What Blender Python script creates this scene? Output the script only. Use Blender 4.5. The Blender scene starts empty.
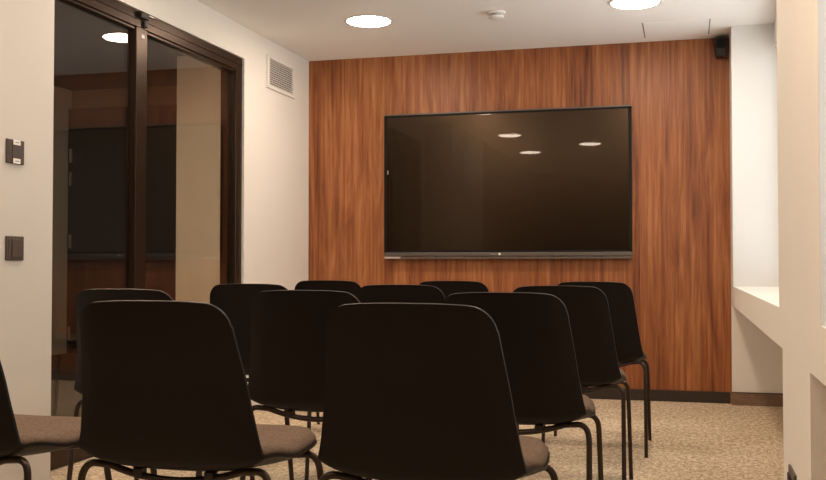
import bpy, bmesh, math, random
from mathutils import Vector, Matrix
random.seed(7)
S = bpy.context.scene
COL = S.collection

# ------------------------------------------------------------------ materials
def mat(name, base=(0.8, 0.8, 0.8), rough=0.5, metal=0.0, spec=0.5, bump=0.0, bump_scale=200.0, coat=0.0, coat_rough=0.03,
        mottling=0.0, mottle_scale=6.0):
    m = bpy.data.materials.new(name); m.use_nodes = True
    nt = m.node_tree; b = nt.nodes['Principled BSDF']
    b.inputs['Base Color'].default_value = (*base, 1)
    b.inputs['Roughness'].default_value = rough
    b.inputs['Metallic'].default_value = metal
    b.inputs['Specular IOR Level'].default_value = spec
    b.inputs['Coat Weight'].default_value = coat
    b.inputs['Coat Roughness'].default_value = coat_rough
    tc = nt.nodes.new('ShaderNodeTexCoord')
    if bump:
        n = nt.nodes.new('ShaderNodeTexNoise'); n.inputs['Scale'].default_value = bump_scale; n.inputs['Detail'].default_value = 3
        bp = nt.nodes.new('ShaderNodeBump'); bp.inputs['Strength'].default_value = bump; bp.inputs['Distance'].default_value = 0.002
        nt.links.new(tc.outputs['Object'], n.inputs['Vector'])
        nt.links.new(n.outputs['Fac'], bp.inputs['Height']); nt.links.new(bp.outputs['Normal'], b.inputs['Normal'])
    if mottling:
        n = nt.nodes.new('ShaderNodeTexNoise'); n.inputs['Scale'].default_value = mottle_scale; n.inputs['Detail'].default_value = 4
        r = nt.nodes.new('ShaderNodeValToRGB')
        r.color_ramp.elements[0].position = 0.3; r.color_ramp.elements[1].position = 0.7
        r.color_ramp.elements[0].color = (*[c * (1 - mottling) for c in base], 1)
        r.color_ramp.elements[1].color = (*[min(1, c * (1 + mottling)) for c in base], 1)
        nt.links.new(tc.outputs['Object'], n.inputs['Vector'])
        nt.links.new(n.outputs['Fac'], r.inputs['Fac']); nt.links.new(r.outputs['Color'], b.inputs['Base Color'])
    return m

def emit(name, col, strength):
    m = bpy.data.materials.new(name); m.use_nodes = True
    nt = m.node_tree; nt.nodes.clear()
    e = nt.nodes.new('ShaderNodeEmission'); o = nt.nodes.new('ShaderNodeOutputMaterial')
    e.inputs['Color'].default_value = (*col, 1); e.inputs['Strength'].default_value = strength
    nt.links.new(e.outputs[0], o.inputs[0]); return m

def glass(name, tint, gain=1.0):
    """thin architectural glass: Schlick reflection over clear transmission, same from both sides"""
    m = bpy.data.materials.new(name); m.use_nodes = True
    nt = m.node_tree; nt.nodes.clear(); L = nt.links.new
    g = nt.nodes.new('ShaderNodeNewGeometry')
    d = nt.nodes.new('ShaderNodeVectorMath'); d.operation = 'DOT_PRODUCT'
    L(g.outputs['Normal'], d.inputs[0]); L(g.outputs['Incoming'], d.inputs[1])
    a = nt.nodes.new('ShaderNodeMath'); a.operation = 'ABSOLUTE'; L(d.outputs['Value'], a.inputs[0])
    s = nt.nodes.new('ShaderNodeMath'); s.operation = 'SUBTRACT'; s.inputs[0].default_value = 1; L(a.outputs[0], s.inputs[1])
    p = nt.nodes.new('ShaderNodeMath'); p.operation = 'POWER'; p.inputs[1].default_value = 5; L(s.outputs[0], p.inputs[0])
    ma = nt.nodes.new('ShaderNodeMath'); ma.operation = 'MULTIPLY_ADD'
    ma.inputs[1].default_value = 0.96 * gain; ma.inputs[2].default_value = 0.042 * gain; ma.use_clamp = True
    L(p.outputs[0], ma.inputs[0])
    t = nt.nodes.new('ShaderNodeBsdfTransparent'); t.inputs[0].default_value = (*tint, 1)
    gl = nt.nodes.new('ShaderNodeBsdfGlossy'); gl.inputs['Roughness'].default_value = 0.0
    mx = nt.nodes.new('ShaderNodeMixShader'); o = nt.nodes.new('ShaderNodeOutputMaterial')
    L(ma.outputs[0], mx.inputs[0]); L(t.outputs[0], mx.inputs[1]); L(gl.outputs[0], mx.inputs[2]); L(mx.outputs[0], o.inputs[0])
    return m

def ramp(nt, stops):
    r = nt.nodes.new('ShaderNodeValToRGB'); cr = r.color_ramp
    while len(cr.elements) < len(stops): cr.elements.new(0.5)
    for e, (p, c) in zip(cr.elements, stops): e.position = p; e.color = (*c, 1)
    return r

def wood(name):
    m = bpy.data.materials.new(name); m.use_nodes = True
    nt = m.node_tree; b = nt.nodes['Principled BSDF']; L = nt.links.new
    tc = nt.nodes.new('ShaderNodeTexCoord')
    sp = nt.nodes.new('ShaderNodeSeparateXYZ'); L(tc.outputs['Object'], sp.inputs[0])
    # veneer leaves about 0.21 m wide, each with its own figure
    dv = nt.nodes.new('ShaderNodeMath'); dv.operation = 'DIVIDE'; dv.inputs[1].default_value = 0.297; L(sp.outputs['X'], dv.inputs[0])
    fl = nt.nodes.new('ShaderNodeMath'); fl.operation = 'FLOOR'; L(dv.outputs[0], fl.inputs[0])
    wn = nt.nodes.new('ShaderNodeTexWhiteNoise'); wn.noise_dimensions = '1D'; L(fl.outputs[0], wn.inputs['W'])
    off = nt.nodes.new('ShaderNodeVectorMath'); off.operation = 'SCALE'; off.inputs['Scale'].default_value = 9.0
    L(wn.outputs['Color'], off.inputs[0])
    add = nt.nodes.new('ShaderNodeVectorMath'); add.operation = 'ADD'; L(tc.outputs['Object'], add.inputs[0]); L(off.outputs[0], add.inputs[1])
    def noise(sx, sz, scale, detail, rough=0.55, dist=0.0, src=add):
        mp = nt.nodes.new('ShaderNodeMapping'); mp.inputs['Scale'].default_value = (sx, 1, sz); L(src.outputs[0], mp.inputs['Vector'])
        n = nt.nodes.new('ShaderNodeTexNoise'); n.inputs['Scale'].default_value = scale; n.inputs['Detail'].default_value = detail
        n.inputs['Roughness'].default_value = rough; n.inputs['Distortion'].default_value = dist
        L(mp.outputs[0], n.inputs['Vector']); return n
    n1 = noise(9, 0.75, 1.3, 6, 0.58, 1.1)          # broad bands
    n2 = noise(60, 1.5, 1.6, 6, 0.65, 0.2)          # fine fibres
    n3 = noise(22, 0.9, 1.2, 5, 0.6, 0.8)          # streaks between the two
    mpw = nt.nodes.new('ShaderNodeMapping'); mpw.inputs['Scale'].default_value = (1, 1, 0.13); L(add.outputs[0], mpw.inputs['Vector'])
    w = nt.nodes.new('ShaderNodeTexWave'); w.bands_direction = 'X'; w.inputs['Scale'].default_value = 9
    w.inputs['Distortion'].default_value = 7; w.inputs['Detail'].default_value = 3; w.inputs['Detail Scale'].default_value = 1.2
    L(mpw.outputs[0], w.inputs['Vector'])
    def mul(a, k):
        x = nt.nodes.new('ShaderNodeMath'); x.operation = 'MULTIPLY'; x.inputs[1].default_value = k; L(a, x.inputs[0]); return x.outputs[0]
    def plus(a, c):
        x = nt.nodes.new('ShaderNodeMath'); x.operation = 'ADD'; L(a, x.inputs[0]); L(c, x.inputs[1]); return x.outputs[0]
    v = plus(plus(mul(n1.outputs['Fac'], 0.46), mul(n2.outputs['Fac'], 0.22)), mul(w.outputs['Fac'], 0.035))
    v = plus(plus(v, mul(wn.outputs['Value'], 0.06)), mul(n3.outputs['Fac'], 0.26))
    r = ramp(nt, WOOD_STOPS); L(v, r.inputs['Fac'])
    L(r.outputs['Color'], b.inputs['Base Color'])
    b.inputs['Roughness'].default_value = 0.45; b.inputs['Specular IOR Level'].default_value = 0.45
    bp = nt.nodes.new('ShaderNodeBump'); bp.inputs['Strength'].default_value = 0.12; bp.inputs['Distance'].default_value = 0.002
    L(n2.outputs['Fac'], bp.inputs['Height']); L(bp.outputs['Normal'], b.inputs['Normal'])
    return m

def carpet(name, c0, c1, c2):
    m = bpy.data.materials.new(name); m.use_nodes = True
    nt = m.node_tree; b = nt.nodes['Principled BSDF']; L = nt.links.new
    tc = nt.nodes.new('ShaderNodeTexCoord')
    def noise(sx, sy, scale, detail):
        mp = nt.nodes.new('ShaderNodeMapping'); mp.inputs['Scale'].default_value = (sx, sy, 1); L(tc.outputs['Object'], mp.inputs['Vector'])
        n = nt.nodes.new('ShaderNodeTexNoise'); n.inputs['Scale'].default_value = scale; n.inputs['Detail'].default_value = detail
        n.inputs['Roughness'].default_value = 0.6
        L(mp.outputs[0], n.inputs['Vector']); return n
    na = noise(1.3, 0.55, 36, 5); nb = noise(1.0, 0.8, 60, 4); nc = noise(1, 0.6, 130, 2); nd = noise(1, 1, 1.6, 2)
    def mad(a, k, c=None):
        x = nt.nodes.new('ShaderNodeMath'); x.operation = 'MULTIPLY_ADD'; x.inputs[1].default_value = k; L(a, x.inputs[0])
        if c is None: x.inputs[2].default_value = 0
        else: L(c, x.inputs[2])
        return x.outputs[0]
    v = mad(na.outputs['Fac'], 0.32); v = mad(nb.outputs['Fac'], 0.30, v); v = mad(nc.outputs['Fac'], 0.28, v); v = mad(nd.outputs['Fac'], 0.10, v)
    r = ramp(nt, [(0.40, c0), (0.5, c1), (0.60, c2)]); L(v, r.inputs['Fac']); L(r.outputs['Color'], b.inputs['Base Color'])
    b.inputs['Roughness'].default_value = 0.95; b.inputs['Specular IOR Level'].default_value = 0.1
    bp = nt.nodes.new('ShaderNodeBump'); bp.inputs['Strength'].default_value = 0.5; bp.inputs['Distance'].default_value = 0.004
    L(v, bp.inputs['Height']); L(bp.outputs['Normal'], b.inputs['Normal'])
    return m

def herringbone(name):
    m = bpy.data.materials.new(name); m.use_nodes = True
    nt = m.node_tree; b = nt.nodes['Principled BSDF']; L = nt.links.new
    tc = nt.nodes.new('ShaderNodeTexCoord'); sp = nt.nodes.new('ShaderNodeSeparateXYZ'); L(tc.outputs['Object'], sp.inputs[0])
    def M(op, a, k=None, c=None):
        x = nt.nodes.new('ShaderNodeMath'); x.operation = op; L(a, x.inputs[0])
        if c is not None: L(c, x.inputs[1])
        elif k is not None: x.inputs[1].default_value = k
        return x.outputs[0]
    zig = M('PINGPONG', sp.outputs['X'], 0.022)
    s = M('ADD', zig, None, M('MULTIPLY', sp.outputs['Z'], 1.0))
    f = M('FRACT', M('MULTIPLY', s, 62.0))
    n = nt.nodes.new('ShaderNodeTexNoise'); n.inputs['Scale'].default_value = 60; L(tc.outputs['Object'], n.inputs['Vector'])
    v = M('ADD', M('MULTIPLY', f, 0.5), None, M('MULTIPLY', n.outputs['Fac'], 0.5))
    r = ramp(nt, [(0.32, (0.06, 0.028, 0.014)), (0.68, (0.36, 0.23, 0.15))]); L(v, r.inputs['Fac'])
    L(r.outputs['Color'], b.inputs['Base Color']); b.inputs['Roughness'].default_value = 0.8
    return m

WOOD_STOPS = [(0.36, (0.080, 0.018, 0.005)), (0.455, (0.210, 0.060, 0.016)), (0.54, (0.315, 0.106, 0.032)), (0.65, (0.48, 0.200, 0.074))]
LAMP = (1.0, 0.80, 0.62)
M_ = dict(
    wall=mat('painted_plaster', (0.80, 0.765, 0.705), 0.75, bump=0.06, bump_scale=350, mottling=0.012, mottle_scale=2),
    beige=mat('wall_plaster_darkened', (0.60, 0.565, 0.515), 0.75, bump=0.06, bump_scale=350, mottling=0.012, mottle_scale=2),  # wall plaster darkened to offset the strong lamp light on the near wall
    ceil=mat('ceiling_paint', (0.90, 0.885, 0.86), 0.85, bump=0.04, bump_scale=300),
    white=mat('white_window_paint', (0.72, 0.715, 0.70), 0.6, bump=0.03, bump_scale=250),
    wood=wood('walnut_veneer'),
    base=mat('dark_brown_skirting', (0.030, 0.019, 0.013), 0.45, mottling=0.15, mottle_scale=30),
    carpet=carpet('woven_beige_carpet', (0.27, 0.19, 0.115), (0.53, 0.42, 0.295), (0.82, 0.70, 0.54)),
    herring=herringbone('brown_herringbone_skirting'),
    bronze=mat('dark_bronze_metal', (0.046, 0.027, 0.017), 0.33, metal=0.75, spec=0.5, mottling=0.08, mottle_scale=20),
    black=mat('black_plastic', (0.016, 0.011, 0.008), 0.45, bump=0.05, bump_scale=500),
    shell=mat('dark_brown_moulded_plastic', (0.0055, 0.0026, 0.0013), 0.50, spec=0.22, bump=0.10, bump_scale=700),
    pad=mat('taupe_wool_fabric', (0.148, 0.102, 0.074), 0.95, spec=0.1, bump=0.6, bump_scale=420, mottling=0.22, mottle_scale=120),
    tube=mat('dark_bronze_tube', (0.040, 0.025, 0.017), 0.36, metal=0.5, mottling=0.06, mottle_scale=40),
    screen=mat('matt_display_glass', (0.002, 0.0012, 0.0008), 0.24, spec=0.66, coat=0.24, coat_rough=0.02),
    bezel=mat('black_bezel', (0.007, 0.005, 0.004), 0.6, spec=0.2),
    silver=mat('dark_grey_metal', (0.12, 0.10, 0.085), 0.4, metal=0.3),
    label=mat('white_paper_label', (0.80, 0.78, 0.74), 0.7),
    ink=mat('grey_ink', (0.16, 0.14, 0.13), 0.8),
    brownplastic=mat('brown_switch_plastic', (0.060, 0.036, 0.024), 0.42, mottling=0.05, mottle_scale=60),
    whiteplastic=mat('white_plastic', (0.80, 0.77, 0.72), 0.45),
    greyplastic=mat('grey_plastic', (0.45, 0.42, 0.38), 0.5),
    void=mat('duct_shade', (0.05, 0.04, 0.034), 0.9),
    steel=mat('brushed_steel', (0.62, 0.60, 0.56), 0.35, metal=1.0),
    lamp=emit('lamp_diffuser', LAMP, 62.0),
    hall_fill=emit('corridor_fill_diffuser', (1.0, 0.80, 0.58), 100.0),
    door_glass=glass('tinted_door_glass', (0.90, 0.88, 0.85), 1.5),
    win_glass=glass('window_glass', (0.97, 0.98, 0.98), 1.0),
    darkdoor=mat('black_door_paint', (0.014, 0.012, 0.011), 0.5, mottling=0.05),
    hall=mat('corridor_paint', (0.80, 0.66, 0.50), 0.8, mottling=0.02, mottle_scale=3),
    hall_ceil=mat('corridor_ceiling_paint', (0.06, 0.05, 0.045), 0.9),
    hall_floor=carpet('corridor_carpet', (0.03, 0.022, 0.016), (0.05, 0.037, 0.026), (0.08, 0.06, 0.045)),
    hall_dim=mat('corridor_paint_shaded', (0.36, 0.28, 0.195), 0.8, mottling=0.02, mottle_scale=3),  # corridor paint darkened as shade, so the added lamp brightens mainly the pier
    rear=mat('brown_back_wall', (0.16, 0.10, 0.06), 0.7, mottling=0.1, mottle_scale=4),
)

# ------------------------------------------------------------------ helpers
def BM(): return bmesh.new()
def box(bm, x0, x1, y0, y1, z0, z1, bev=0.0, seg=2, mtx=None):
    r = bmesh.ops.create_cube(bm, size=1)
    vs = r['verts']
    for v in vs:
        v.co = Vector(((x0 + x1) / 2 + v.co.x * (x1 - x0), (y0 + y1) / 2 + v.co.y * (y1 - y0), (z0 + z1) / 2 + v.co.z * (z1 - z0)))
    if bev:
        es = list({e for v in vs for e in v.link_edges})
        rr = bmesh.ops.bevel(bm, geom=es, offset=bev, segments=seg, affect='EDGES', profile=0.5)
        vs = list({v for f in rr['faces'] for v in f.verts} | {v for v in vs if v.is_valid})
    if mtx is not None: bmesh.ops.transform(bm, matrix=mtx, verts=[v for v in vs if v.is_valid])
    return bm
def lathe(bm, prof, n=48, cx=0, cy=0, z=0, axis='Z'):
    rings = []
    for (r, h) in prof:
        if r < 1e-6: rings.append([bm.verts.new((cx, cy, z + h))])
        else: rings.append([bm.verts.new((cx + r * math.cos(2 * math.pi * k / n), cy + r * math.sin(2 * math.pi * k / n), z + h)) for k in range(n)])
    for a, b in zip(rings, rings[1:]):
        for k in range(n):
            k2 = (k + 1) % n
            if len(a) == 1 and len(b) > 1: bm.faces.new((a[0], b[k], b[k2]))
            elif len(b) == 1 and len(a) > 1: bm.faces.new((a[k], b[0], a[k2]))
            elif len(a) > 1: bm.faces.new((a[k], b[k], b[k2], a[k2]))
    return bm
def smooth_path(pts, rad=0.05, n=7):
    """rounds the inner corners of a polyline with arcs"""
    P = [Vector(p) for p in pts]; out = [P[0]]
    for i in range(1, len(P) - 1):
        a, b, c = P[i - 1], P[i], P[i + 1]
        d1 = min(rad, (a - b).length * 0.49); d2 = min(rad, (c - b).length * 0.49)
        p0 = b + (a - b).normalized() * d1; p1 = b + (c - b).normalized() * d2
        for k in range(n + 1):
            t = k / n; out.append((1 - t) ** 2 * p0 + 2 * t * (1 - t) * b + t * t * p1)
    out.append(P[-1]); return out
def tube(bm, pts, r, n=12):
    P = [Vector(p) for p in pts]
    t0 = (P[1] - P[0]).normalized(); up = Vector((0, 1, 0)) if abs(t0.y) < 0.9 else Vector((1, 0, 0))
    nrm = (up - t0 * up.dot(t0)).normalized(); rings = []
    for i, p in enumerate(P):
        t = (P[min(i + 1, len(P) - 1)] - P[max(i - 1, 0)]).normalized()
        nrm = (nrm - t * nrm.dot(t)).normalized(); bi = t.cross(nrm)
        rings.append([bm.verts.new(p + r * (math.cos(2 * math.pi * k / n) * nrm + math.sin(2 * math.pi * k / n) * bi)) for k in range(n)])
    for a, b in zip(rings, rings[1:]):
        for k in range(n): bm.faces.new((a[k], a[(k + 1) % n], b[(k + 1) % n], b[k]))
    bm.faces.new(rings[0]); bm.faces.new(rings[-1][::-1]); return bm
def obj(name, bm, m, parent=None, smooth=False, angle=40):
    bmesh.ops.recalc_face_normals(bm, faces=bm.faces[:])
    me = bpy.data.meshes.new(name); bm.to_mesh(me); bm.free()
    o = bpy.data.objects.new(name, me); COL.objects.link(o)
    me.materials.append(M_[m] if isinstance(m, str) else m)
    if smooth:
        for p in me.polygons: p.use_smooth = True
        me.set_sharp_from_angle(angle=math.radians(angle))
    if parent is not None: o.parent = parent
    return o
def tag(o, label=None, cat=None, group=None, kind=None):
    if label: o['label'] = label
    if cat: o['category'] = cat
    if group: o['group'] = group
    if kind: o['kind'] = kind
    return o
def thing(name, label, cat, loc=(0, 0, 0), rz=0, group=None):
    o = bpy.data.objects.new(name, None); COL.objects.link(o); o.empty_display_size = 0.1
    o.location = loc; o.rotation_euler = (0, 0, rz); return tag(o, label, cat, group)
def struct(name, bm, m, label, cat, parent=None, smooth=False):
    o = obj(name, bm, m, parent, smooth)
    if parent is None: tag(o, label, cat, kind='structure')
    return o

# ------------------------------------------------------------------ room measures (metres, camera at x=0 y=0)
YB, XL, XN, XR, CE = 6.84, -2.658, -2.36, 0.282, 2.394
YR = -2.6                       # wall behind the camera
YN = 3.357                      # end of the thicker near part of the left wall
XO = 0.64                       # outer face of the right wall

# floor and ceiling
struct('floor', box(BM(), XL - 0.06, XO + 0.06, YR, YB + 0.05, -0.10, 0.0), 'carpet', 'beige woven carpet floor of the meeting room', 'floor')
struct('ceiling', box(BM(), XL - 0.12, XO + 0.06, YR, YB + 0.2, CE, CE + 0.12), 'ceil', 'pale painted flat ceiling of the meeting room', 'ceiling')
# back wall, wood veneer
struct('wall_back', box(BM(), XL, XR, YB, YB + 0.18, 0, CE), 'wood', 'walnut veneer wall behind the screen', 'wall')
struct('baseboard_back', box(BM(), XL, XR - 0.012, YB - 0.012, YB, 0, 0.074), 'base', 'dark brown baseboard under the walnut wall', 'baseboard')
# left wall: thick near part with the switches, thin far part with the sliding glass doors
XD = XL - 0.020                      # plane of the door frame, set back a little in the wall
D0, D1, DT = 3.46, 5.731, 2.191        # outer edge of the door casing
bm = BM()
box(bm, XL - 0.12, XL, D1, YB + 0.18, 0, CE)
box(bm, XL - 0.12, XL, YN, D1, DT, CE)
box(bm, XL - 0.12, XL, YN - 0.1, D0, 0, DT)
struct('wall_left', bm, 'wall', 'cream wall around the glass sliding doors', 'wall')
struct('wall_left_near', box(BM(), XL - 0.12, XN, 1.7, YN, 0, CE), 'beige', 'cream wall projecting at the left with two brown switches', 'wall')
struct('wall_left_rear', box(BM(), XL - 0.12, XN, YR, 1.7, 0, CE), 'rear', 'left wall behind the viewer, coloured brown to darken screen reflections', 'wall')  # unseen stretch browned to dim what the screen reflects
struct('wall_rear', box(BM(), XN, XO, YR - 0.1, YR, 0, CE), 'rear', 'brown wall behind the viewer', 'wall')

# right wall: pier, continuous sill beam, niches below and windows above
W1A, W1B = 3.346, 6.525                # far window recess
W2A, W2B = 1.70, 2.337                 # near window recess
ST, SB = 0.767, 0.645
bm = BM()
box(bm, XR, XO, W2B, W1A, ST, CE)                      # pier beside the windows
box(bm, XR, XO, 2.543, 3.245, 0, SB)                   # pier foot between the niches
box(bm, XR, XO, YR, W2A, ST, CE)
box(bm, XR, XO, YR, W2A - 0.2, 0, SB)
box(bm, XR, XO + 0.06, YB - 0.066, YB + 0.18, 0, SB)
box(bm, XO, XO + 0.06, YR, YB + 0.18, 0, ST)                 # outer wall behind the niches
struct('wall_right', bm, 'wall', 'cream pier and outer wall along the window side', 'wall')
struct('wall_return', box(BM(), XR, XO + 0.06, W1B, YB + 0.18, SB, CE), 'white', 'white window return beside the walnut wall', 'wall')
struct('trim_1', box(BM(), XR, XO, YR, W1B, SB, ST), 'wall', 'deep cream window sill running along the right wall', 'window sill')
struct('trim_2', box(BM(), 0.535, XO + 0.06, YR, W1B, 2.242, CE), 'white', 'white header above the windows', 'window header')
struct('baseboard_right', box(BM(), XR - 0.007, XO, YB - 0.08, YB - 0.066, 0, 0.078), 'herring', 'brown herringbone baseboard under the far sill', 'baseboard')
struct('trim_3', box(BM(), XR - 0.008, XO, YB - 0.081, YB - 0.066, 0.078, 0.084), 'base', 'dark top edge of the herringbone baseboard', 'trim')
struct('trim_4', box(BM(), XR + 0.0005, 0.575, W2B - 0.004, W2B, ST, 2.242), 'white', 'white reveal of the near window beside the pier', 'window reveal')
for i, (a, b) in enumerate(((W1A, W1B), (W2A, W2B))):
    bm = BM(); x0, x1 = 0.575, 0.635
    zt = 2.242
    for ya, yb in ((a, a + 0.05), (b - 0.05, b)): box(bm, x0, x1, ya, yb, ST + 0.05, zt - 0.05)
    nm = 3 if i == 0 else 1
    for k in range(1, nm): c = a + (b - a) * k / nm; box(bm, x0, x1, c - 0.03, c + 0.03, ST + 0.05, zt - 0.05)
    box(bm, x0, x1, a, b, ST, ST + 0.05); box(bm, x0, x1, a, b, zt - 0.05, zt)
    w = struct('window_%d' % (i + 1), bm, 'white', ('white framed window beyond the pier' if i == 0 else 'white framed window nearer than the pier'), 'window')
    obj('glass_pane', box(BM(), 0.602, 0.608, a + 0.02, b - 0.02, ST + 0.02, zt - 0.02), 'win_glass', w)

# ------------------------------------------------------------------ sliding glass doors
bm = BM(); cx0, cx1 = XD - 0.10, XD + 0.006
box(bm, cx0, cx1, D1 - 0.088, D1, 0, DT, 0.003, 1)
box(bm, cx0, cx1, D0, D0 + 0.10, 0, DT, 0.003, 1)
box(bm, cx0, cx1, D0 + 0.10, D1 - 0.088, 2.106, DT, 0.003, 1)
box(bm, cx1 - 0.001, cx1 + 0.004, D0, D1, 2.146, 2.152)      # raised bead along the head
door = struct('door_1', bm, 'bronze', 'dark bronze framed pair of sliding glass doors', 'door')
def leaf(ya, yb, xf, sa, sb, sx=0.0):
    """a sliding leaf: stiles of width sa / sb, slim head, 9 cm bottom rail; xf = its front face"""
    bm = BM(); xb = xf - 0.040
    box(bm, xb, xf, ya, ya + sa, 0.004, 2.112, 0.002, 1); box(bm, xb, xf, yb - sb, yb, 0.004, 2.112, 0.002, 1)
    box(bm, xb, xf, ya + sa, yb - sb, 2.094, 2.112); box(bm, xb, xf, ya + sa, yb - sb, 0.004, 0.088)
    l = obj('door_leaf', bm, 'bronze', door)
    obj('glass_pane', box(BM(), xf - 0.028, xf - 0.020, ya + sa - 0.01, yb - sb + 0.01, 0.08, 2.102), 'door_glass', l)
    return l
leaf(D0 + 0.10, 4.487, XD - 0.004, 0.06, 0.001)
l2 = leaf(4.492, D1 - 0.088, XD - 0.004, 0.09, 0.002)
# raised meeting stile in front of the right leaf
obj('meeting_stile', box(BM(), XD - 0.034, XD + 0.004, 4.487, 4.590, 0.004, 2.108, 0.002, 1), 'bronze', door)
obj('door_latch', box(box(BM(), XD + 0.005, XD + 0.030, 4.49, 4.57, 2.152, 2.186, 0.006), XD + 0.004, XD + 0.020, 4.54, 4.57, 2.114, 2.156, 0.005), 'black', door)
obj('latch_plate', box(BM(), XD + 0.004, XD + 0.007, 4.530, 4.560, 2.058, 2.078, 0.001, 1), 'label', door)
obj('door_stop', box(BM(), XD + 0.005, XD + 0.016, 4.59, 4.64, 2.180, 2.190, 0.003), 'steel', door)

# ------------------------------------------------------------------ corridor beyond the glass
HC = 2.70
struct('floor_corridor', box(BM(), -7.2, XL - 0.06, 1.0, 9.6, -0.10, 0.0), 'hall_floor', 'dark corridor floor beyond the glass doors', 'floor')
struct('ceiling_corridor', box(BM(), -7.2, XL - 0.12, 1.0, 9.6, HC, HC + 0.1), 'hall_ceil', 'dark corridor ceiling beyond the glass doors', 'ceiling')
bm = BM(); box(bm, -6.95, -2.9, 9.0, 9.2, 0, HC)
struct('wall_corridor_end', bm, 'hall_dim', 'corridor end wall seen through the glass, paint darkened for shade', 'wall')
struct('wall_corridor_side', box(BM(), -7.2, -6.11, 1.0, 9.2, 0, HC), 'hall_dim', 'corridor side wall seen at the left through the glass, paint darkened for shade', 'wall')
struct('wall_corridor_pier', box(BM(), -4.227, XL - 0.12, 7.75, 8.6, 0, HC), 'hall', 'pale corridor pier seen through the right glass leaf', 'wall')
struct('wall_corridor_near', box(BM(), -7.2, XL - 0.12, 0.9, 1.0, 0, HC), 'hall', 'tan corridor wall out of view', 'wall')
d2 = struct('door_2', box(BM(), -6.11, -4.0, 8.94, 9.0, 0, 2.50, 0.004, 1), 'darkdoor', 'black tall door across the corridor', 'door')
for z in (2.02, 1.78, 1.14, 0.20):
    obj('hinge', box(BM(), -6.085, -6.060, 8.925, 8.94, z - 0.07, z + 0.07), 'steel', d2)
hl = thing('corridor_fill_lamp', 'unseen round lamp added beyond the glass to light the corridor pier', 'ceiling lamp', (-3.6, 5.6, HC))  # out-of-view lamp put in to brighten the corridor pier
obj('diffuser', lathe(BM(), [(0, -0.012), (0.20, -0.012), (0.20, -0.006), (0, -0.006)], 40), 'hall_fill', hl)
obj('trim_ring', lathe(BM(), [(0.20, 0.0), (0.20, -0.014), (0.225, -0.012), (0.228, 0.0)], 40), 'whiteplastic', hl, True)

# ------------------------------------------------------------------ ceiling fittings
def downlight(x, y, label):
    t = thing('recessed_downlight', label, 'ceiling lamp', (x, y, CE), 0, 'round downlights in the meeting room ceiling')
    obj('trim_ring', lathe(BM(), [(0.132, 0.0), (0.132, -0.004), (0.140, -0.006), (0.152, -0.003), (0.154, 0.0)], 56), 'whiteplastic', t, True)
    obj('diffuser', lathe(BM(), [(0, -0.013), (0.06, -0.0125), (0.105, -0.011), (0.126, -0.008), (0.132, -0.004), (0.132, -0.001), (0, -0.001)], 56), 'lamp', t, True)
downlight(-1.864, 5.80, 'round glowing downlight in the ceiling left of the smoke detector')
downlight(-0.27, 5.78, 'round glowing downlight cut by the top edge, right of the smoke detector')
downlight(-1.90, 4.00, 'second downlight from the walnut wall on the left side')
downlight(-1.95, 2.20, 'downlight mirrored uppermost in the middle of the dark screen')
downlight(-1.98, 0.42, 'downlight mirrored lowest in the middle of the dark screen')
downlight(-1.13, 1.15, 'downlight mirrored at the right of the dark screen')
downlight(-0.27, 4.00, 'second downlight from the walnut wall on the window side')
downlight(-0.27, 2.20, 'unseen downlight added on the window side to brighten pier and floor')  # extra lamp, added to light the pier and floor
t = thing('smoke_detector', 'small round white smoke detector on the ceiling between the two downlights', 'smoke detector', (-1.074, 5.80, CE))
obj('base', lathe(BM(), [(0, 0), (0.056, 0), (0.056, -0.010), (0.050, -0.014), (0, -0.014)], 40), 'whiteplastic', t, True)
obj('sensor_ring', lathe(BM(), [(0.036, -0.014), (0.036, -0.026), (0, -0.026)], 32), 'greyplastic', t, True)
obj('sensor_cap', lathe(BM(), [(0, -0.024), (0.046, -0.024), (0.044, -0.034), (0.030, -0.042), (0, -0.044)], 40), 'whiteplastic', t, True)
t = thing('ceiling_hatch', 'flush square access hatch in the ceiling near the walnut wall', 'access hatch', (-0.05, 6.50, CE))
obj('panel', box(BM(), -0.198, 0.198, -0.20, 0.20, -0.0015, 0.0), 'ceil', t)
for s in (-1, 1): obj('joint', box(BM(), s * 0.2 - 0.003, s * 0.2 + 0.003, -0.205, 0.205, -0.002, 0.0), 'ink', t)

# vent on the left wall
t = thing('air_vent', 'white louvred air vent high on the left wall by the corner', 'vent', (XL, 6.30, 2.178))
bm = BM()
W, Hh, fr = 0.237, 0.110, 0.030
box(bm, 0, 0.016, -W, -W + fr, -Hh, Hh, 0.002, 1); box(bm, 0, 0.016, W - fr, W, -Hh, Hh, 0.002, 1)
box(bm, 0, 0.016, -W + fr, W - fr, Hh - 0.022, Hh, 0.002, 1); box(bm, 0, 0.016, -W + fr, W - fr, -Hh, -Hh + 0.022, 0.002, 1)
obj('frame', bm, 'whiteplastic', t)
obj('duct_shade_sheet', box(BM(), 0.0005, 0.002, -W + fr, W - fr, -Hh + 0.02, Hh - 0.02), 'void', t)  # dark sheet on the wall standing in for shade behind the slats
n = 12
for k in range(n):
    z = -Hh + 0.022 + (2 * Hh - 0.044) * (k + 0.5) / n
    mt = Matrix.Translation((0.0065, 0, z)) @ Matrix.Rotation(math.radians(-35), 4, 'Y')
    obj('slat', box(BM(), -0.0045, 0.0045, -W + fr, W - fr, -0.0012, 0.0012, mtx=mt), 'whiteplastic', t)

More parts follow.
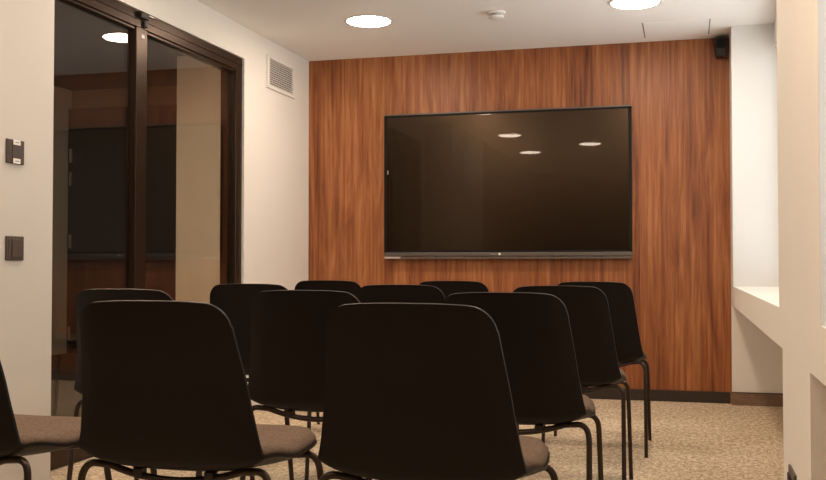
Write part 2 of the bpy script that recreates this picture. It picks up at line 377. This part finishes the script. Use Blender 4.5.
# loudspeaker in the top right corner
t = thing('wall_speaker', 'small black speaker in the top right corner of the walnut wall', 'speaker', (0.224, YB, 2.315))
bm = BM()
vs = [bm.verts.new(c) for c in ((-0.046, -0.02, 0.064), (0.046, -0.02, 0.064), (0.042, -0.02, -0.066), (-0.030, -0.02, -0.066),
                                 (-0.044, -0.115, 0.058), (0.044, -0.115, 0.058), (0.038, -0.090, -0.062), (-0.024, -0.090, -0.062))]
for f in ((0, 1, 2, 3), (4, 5, 6, 7), (0, 1, 5, 4), (1, 2, 6, 5), (2, 3, 7, 6), (3, 0, 4, 7)): bm.faces.new([vs[i] for i in f])
bmesh.ops.bevel(bm, geom=bm.edges[:], offset=0.012, segments=3, affect='EDGES', profile=0.5)
obj('cabinet', bm, 'black', t, True)
obj('grille', box(BM(), -0.030, 0.032, -0.118, -0.104, -0.010, 0.045, 0.004), 'bezel', t)
obj('bracket', box(BM(), -0.02, 0.02, -0.022, 0, -0.03, 0.03), 'black', t)

# ------------------------------------------------------------------ wall display
TX0, TX1, TZ0, TZ1, TY = -2.063, -0.345, 0.942, 1.966, 6.78
t = thing('wall_display', 'large black touch display mounted on the walnut wall', 'display', ((TX0 + TX1) / 2, YB, TZ0))
hw, hh = (TX1 - TX0) / 2, TZ1 - TZ0
yf = TY - YB
bm = BM(); box(bm, -hw, hw, yf + 0.004, -0.014, 0.052, hh, 0.004, 2); obj('housing', bm, 'bezel', t)
bm = BM(); b_ = 0.020
box(bm, -hw, -hw + b_, yf, yf + 0.006, 0.05, hh - 0.012); box(bm, hw - b_, hw, yf, yf + 0.006, 0.05, hh - 0.012)
box(bm, -hw, hw, yf, yf + 0.006, hh - 0.022, hh - 0.008); box(bm, -hw, hw, yf, yf + 0.006, 0.045, 0.060)
obj('bezel', bm, 'bezel', t)
obj('top_edge', box(BM(), -hw, hw, yf - 0.003, yf + 0.02, hh - 0.009, hh, 0.001, 1), 'silver', t)
obj('screen', box(BM(), -hw + 0.018, hw - 0.018, yf + 0.0035, yf + 0.008, 0.058, hh - 0.020), 'screen', t)
bar = obj('control_bar', box(BM(), -hw, hw, yf - 0.006, yf + 0.03, 0.020, 0.046, 0.003), 'silver', t)
obj('lower_strip', box(BM(), -hw + 0.008, hw, yf - 0.002, yf + 0.03, 0.0, 0.015, 0.002), 'silver', t)
obj('port_cover', box(BM(), -hw + 0.004, -hw + 0.12, yf - 0.005, yf + 0.02, 0.003, 0.016, 0.001, 1), 'greyplastic', t)
bm = BM(); lathe(bm, [(0, 0.0), (0.008, 0.0), (0.008, 0.003), (0, 0.003)], 24)
bmesh.ops.rotate(bm, verts=bm.verts[:], cent=(0, 0, 0), matrix=Matrix.Rotation(math.radians(90), 3, 'X'))
bmesh.ops.translate(bm, verts=bm.verts[:], vec=(-0.03, yf - 0.005, 0.033))
obj('power_button', bm, 'label', bar)
for k in range(3):
    obj('indicator', box(BM(), -0.085 + 0.015 * k - 0.003, -0.085 + 0.015 * k + 0.003, yf - 0.008, yf - 0.005, 0.030, 0.036), 'greyplastic', bar)
obj('sensor_mark', box(BM(), -hw + 0.024, -hw + 0.029, yf + 0.002, yf + 0.005, 0.600, 0.628), 'greyplastic', t)
obj('wall_mount', box(BM(), -0.4, 0.4, -0.016, -0.001, 0.15, 0.75), 'black', t)

# ------------------------------------------------------------------ switches and socket
def switch(name, label, yc, zc, labels):
    t = thing(name, label, 'switch', (XN, yc, zc))
    obj('plate', box(BM(), 0, 0.008, -0.050, 0.048, -0.044, 0.044, 0.003, 2), 'brownplastic', t)
    obj('rocker', box(BM(), 0.006, 0.011, -0.022, 0.030, -0.034, 0.034, 0.002, 2), 'brownplastic', t)
    obj('side_key', box(BM(), 0.006, 0.010, -0.040, -0.025, -0.034, 0.034, 0.002, 2), 'brownplastic', t)
    if labels:
        for z in (0.034, -0.034):
            l = obj('paper_label', box(BM(), 0.0112, 0.0120, -0.020, 0.020, z - 0.009, z + 0.009), 'label', t)
            obj('printed_line', box(BM(), 0.0120, 0.0123, -0.010, 0.012, z - 0.002, z + 0.001), 'ink', l)
switch('light_switch', 'brown wall switch with two white paper labels, upper of two', 3.125, 1.312, True)
switch('light_switch', 'plain brown wall switch with wide rocker, lower of two', 3.128, 0.961, False)
t = thing('wall_socket', 'brown wall socket low on the cream pier at the right edge', 'socket', (XR, 2.945, 0.292))
obj('plate', box(BM(), -0.007, 0, -0.080, 0.080, -0.045, 0.045, 0.002, 2), 'brownplastic', t)
for s in (-0.04, 0.04): obj('outlet', box(BM(), -0.009, -0.005, s - 0.026, s + 0.026, -0.026, 0.026, 0.006, 2), 'black', t)

# ------------------------------------------------------------------ chair
# local axes: +y faces the screen, feet on z=0
def lerp_tab(tab, x):
    for (a, fa), (b, fb) in zip(tab, tab[1:]):
        if x <= b:
            k = (x - a) / (b - a); k = max(0, k); return fa + (fb - fa) * k
    return tab[-1][1]
PROF = [(-0.302, 0.822), (-0.285, 0.74), (-0.263, 0.65), (-0.248, 0.565), (-0.235, 0.500), (-0.214, 0.453), (-0.172, 0.432),
        (-0.10, 0.424), (0.0, 0.421), (0.10, 0.425), (0.17, 0.432), (0.212, 0.432), (0.235, 0.428)]
def ease_tab(tab, x):
    for (a, fa), (b, fb) in zip(tab, tab[1:]):
        if x <= b:
            k = max(0, (x - a) / (b - a)); k = k * k * (3 - 2 * k); return fa + (fb - fa) * k
    return tab[-1][1]
def catmull(P, n=8):
    Q = [P[0]] + P + [P[-1]]; out = []
    for i in range(1, len(Q) - 2):
        for k in range(n):
            t = k / n
            out.append(tuple(0.5 * ((2 * Q[i][d]) + (-Q[i - 1][d] + Q[i + 1][d]) * t + (2 * Q[i - 1][d] - 5 * Q[i][d] + 4 * Q[i + 1][d] - Q[i + 2][d]) * t * t
                             + (-Q[i - 1][d] + 3 * Q[i][d] - 3 * Q[i + 1][d] + Q[i + 2][d]) * t ** 3) for d in (0, 1)))
    out.append(P[-1]); return out
raw = catmull(PROF, 10)
acc = [0.0]
for a, b in zip(raw, raw[1:]): acc.append(acc[-1] + math.dist(a, b))
LEN = acc[-1]
def prof_at(s):
    s = max(0, min(LEN, s))
    for i in range(len(acc) - 1):
        if s <= acc[i + 1] + 1e-9:
            k = (s - acc[i]) / max(1e-9, acc[i + 1] - acc[i])
            p = [raw[i][d] + (raw[i + 1][d] - raw[i][d]) * k for d in (0, 1)]
            t = Vector((raw[i + 1][0] - raw[i][0], raw[i + 1][1] - raw[i][1])).normalized()
            return p, t
HALF = [(0, 0.178), (0.12, 0.194), (0.24, 0.210), (0.36, 0.229), (0.46, 0.236), (0.60, 0.239), (0.70, 0.230), (LEN, 0.210)]
RAISE = [(0, 0.0), (0.30, 0.0), (0.45, 0.042), (0.60, 0.024), (LEN, 0.010)]
FWD = [(0, 0.020), (0.22, 0.030), (0.30, 0.030), (0.44, 0.0), (LEN, 0)]
RT, RF = 0.044, 0.075
def half_at(s):
    h = lerp_tab(HALF, s)
    if s < RT: h = h - RT + math.sqrt(max(0, RT * RT - (RT - s) ** 2))
    e = LEN - s
    if e < RF: h = h - RF + math.sqrt(max(0, RF * RF - (RF - e) ** 2))
    return h
def shell_pt(u, s, inset=0.0, lift=0.0):
    (y, z), t = prof_at(s)
    h = half_at(s) - inset
    hn = lerp_tab(HALF, s)
    x = u * h; q = min(1.0, abs(x) / hn)
    nrm = Vector((-t[1], t[0]))            # up / forward side of the sheet
    z2 = z + ease_tab(RAISE, s) * (0.45 * q ** 2.4 + 0.55 * q ** 6) ; y2 = y + ease_tab(FWD, s) * (0.5 * q ** 2.2 + 0.5 * q ** 6)
    if s < 0.06: z2 -= 0.010 * q ** 3      # slightly crowned top edge
    return Vector((x, y2 + nrm[0] * lift, z2 + nrm[1] * lift))
def dense(a, b, n, ra=0.0, rb=0.0):
    """stations with extra density within ra / rb of the ends"""
    S_ = []
    if ra: S_ += [a + ra * (1 - math.cos(math.pi / 2 * k / 8)) for k in range(8)]
    lo, hi = a + ra, b - rb
    S_ += [lo + (hi - lo) * k / n for k in range(n + 1)]
    if rb: S_ += [b - rb * (1 - math.cos(math.pi / 2 * k / 8)) for k in range(7, -1, -1)]
    return S_
NU = 22
def sheet(stations, inset, lift_fn):
    return [[shell_pt(-1 + 2 * k / NU, s, inset, lift_fn(-1 + 2 * k / NU, s)) for k in range(NU + 1)] for s in stations]
def closed_sheet(top, bot):
    bm = BM()
    A = [[bm.verts.new(p) for p in r] for r in top]; B = [[bm.verts.new(p) for p in r] for r in bot]
    n, m = len(A), len(A[0])
    for i in range(n - 1):
        for j in range(m - 1):
            bm.faces.new((A[i][j], A[i + 1][j], A[i + 1][j + 1], A[i][j + 1]))
            bm.faces.new((B[i][j], B[i][j + 1], B[i + 1][j + 1], B[i + 1][j]))
    for i in range(n - 1):
        bm.faces.new((A[i][0], B[i][0], B[i + 1][0], A[i + 1][0])); bm.faces.new((A[i][-1], A[i + 1][-1], B[i + 1][-1], B[i][-1]))
    for j in range(m - 1):
        bm.faces.new((A[0][j], A[0][j + 1], B[0][j + 1], B[0][j])); bm.faces.new((A[-1][j], B[-1][j], B[-1][j + 1], A[-1][j + 1]))
    return bm
LEG = 0.236
def make_chair(label, group):
    root = thing('conference_chair', label, 'chair', (0, 0, 0), 0, group)
    st = dense(0, LEN, 44, RT, RF)
    bm = closed_sheet(sheet(st, 0, lambda u, s: 0.004), sheet(st, 0, lambda u, s: -0.004))
    obj('shell', bm, 'shell', root, True, 50)
    p0, p1 = 0.385, LEN - 0.004
    sp = dense(p0, p1, 22, 0.05, 0.05)
    def puff(u, s):
        e = min(1, (s - p0) / 0.05, (p1 - s) / 0.045); e = max(0, e)
        return 0.016 + 0.031 * (1 - abs(u) ** 6) ** 0.5 * math.sqrt(max(0, 1 - (1 - e) ** 2))
    bm = closed_sheet(sheet(sp, 0.003, puff), sheet(sp, 0.003, lambda u, s: 0.0042))
    obj('seat_pad', bm, 'pad', root, True, 80)
    for yb, yf, rear in ((-0.175, -0.245, True), (0.130, 0.236, False)):
        def zc(x, rear=rear): return (0.405 if rear else 0.4040) + (0.028 if rear else 0.012) * (x / 0.165) ** 2
        bm = BM(); tube(bm, [(x, yb, zc(x)) for x in [-0.165 + 0.33 * k / 24 for k in range(25)]], 0.0088)
        obj('crossbar', bm, 'tube', root, True, 60)
        for s in (-1, 1):
            pts = smooth_path([(s * 0.165, yb, zc(0.165)), (s * LEG, yb - 0.004 * (1 if rear else -1), zc(0.165) + 0.006), (s * (LEG + 0.006), yf, 0.0)], 0.052, 9)
            bm = BM(); tube(bm, pts, 0.0088); obj('leg', bm, 'tube', root, True, 60)
        for s in (-0.09, 0.09):
            obj('mounting_bracket', box(BM(), s - 0.012, s + 0.012, yb - 0.012, yb + 0.014, zc(0.09) - 0.001, zc(0.09) + 0.018, 0.003), 'black', root)
    return root
def copy_tree(o, label):
    c = o.copy(); COL.objects.link(c); c['label'] = label
    for ch in list(o.children):
        d = ch.copy(); COL.objects.link(d); d.parent = c
    return c
G = 'dark brown conference chairs facing the screen'
SPOTS = [
    # x, y, turn (deg), label
    (-0.545, 2.27, -1.5, 'dark moulded chair nearest the viewer, largest, in the middle of the photo'),
    (-1.138, 2.26, 0.5, 'dark moulded chair in the nearest row, large at left of the nearest chair'),
    (-1.742, 2.24, 0, 'dark moulded chair cut off by the left edge, beside the wall with switches'),
    (-0.51, 3.12, 0, 'dark moulded chair directly behind the nearest chair, at its right side'),
    (-1.146, 3.2, 0, 'dark moulded chair second from the nearest row, in its middle column'),
    (-1.782, 3.2, 0, 'dark moulded chair showing its top edge behind the large left chair'),
    (-0.470, 4.08, 0, 'dark moulded chair at right, in the second row from the screen'),
    (-1.106, 4.13, 0, 'dark moulded chair in the second row from the screen, middle one'),
    (-1.758, 4.13, 0, 'dark moulded chair beside the glass door jamb, second row from the screen'),
    (-0.427, 5.06, 0, 'rightmost dark moulded chair, in the row nearest the screen'),
    (-1.117, 5.1, 0, 'dark moulded chair in the row nearest the screen, middle one'),
    (-1.768, 5.1, 0, 'dark moulded chair in the row nearest the screen, left one'),
]
proto = None
for x, y, a, lab in SPOTS:
    if proto is None: proto = make_chair(lab, G); c = proto
    else: c = copy_tree(proto, lab)
    c.location = (x, y, 0); c.rotation_euler = (0, 0, math.radians(a))

# ------------------------------------------------------------------ daylight
M_['screen'].node_tree.nodes['Principled BSDF'].inputs['Specular Tint'].default_value = (1.0, 0.66, 0.41, 1)   # reflections tinted amber to paint in the warm lamp haze
w = bpy.data.worlds.new('World'); S.world = w; w.use_nodes = True
# overcast sky above the horizon, brighter glow added below it to lift the ceiling
wt = w.node_tree; bg = wt.nodes['Background']
wc = wt.nodes.new('ShaderNodeTexCoord'); ws = wt.nodes.new('ShaderNodeSeparateXYZ'); wt.links.new(wc.outputs['Generated'], ws.inputs[0])
wm = wt.nodes.new('ShaderNodeMapRange'); wm.inputs['From Min'].default_value = -0.06; wm.inputs['From Max'].default_value = 0.06
wt.links.new(ws.outputs['Z'], wm.inputs['Value'])
wr = ramp(wt, [(0.0, (1.0, 1.0, 0.98)), (1.0, (0.40, 0.415, 0.42))]); wt.links.new(wm.outputs['Result'], wr.inputs['Fac'])
wt.links.new(wr.outputs['Color'], bg.inputs[0]); bg.inputs[1].default_value = 2.6
for (a, b) in ((W1A, W1B), (W2A, W2B)):     # sampling portals in the window openings (guide the sky light, emit nothing)
    ld = bpy.data.lights.new('window_portal', 'AREA'); ld.shape = 'RECTANGLE'; ld.size = b - a; ld.size_y = 2.242 - ST
    ld.cycles.is_portal = True
    lo = bpy.data.objects.new('window_portal', ld); COL.objects.link(lo)
    lo.location = (XO + 0.01, (a + b) / 2, (2.242 + ST) / 2)
    lo.rotation_euler = Matrix(((0, 0, 1), (1, 0, 0), (0, 1, 0))).to_euler()

# ------------------------------------------------------------------ camera
cd = bpy.data.cameras.new('camera'); cam = bpy.data.objects.new('camera', cd); COL.objects.link(cam)
cd.sensor_fit = 'HORIZONTAL'; cd.sensor_width = 36; cd.lens = 36 * 1000.0 / 826
cd.clip_start = 0.02
cam.location = (0, 0, 0.90)
cam.rotation_euler = (math.pi / 2 + math.atan(25 / 1000), 0, math.atan(273 / 1000))
S.camera = cam
S.view_settings.view_transform = 'Standard'; S.view_settings.look = 'None'
S.view_settings.gamma = 1; S.view_settings.use_curve_mapping = False
S.view_settings.exposure = 0.36
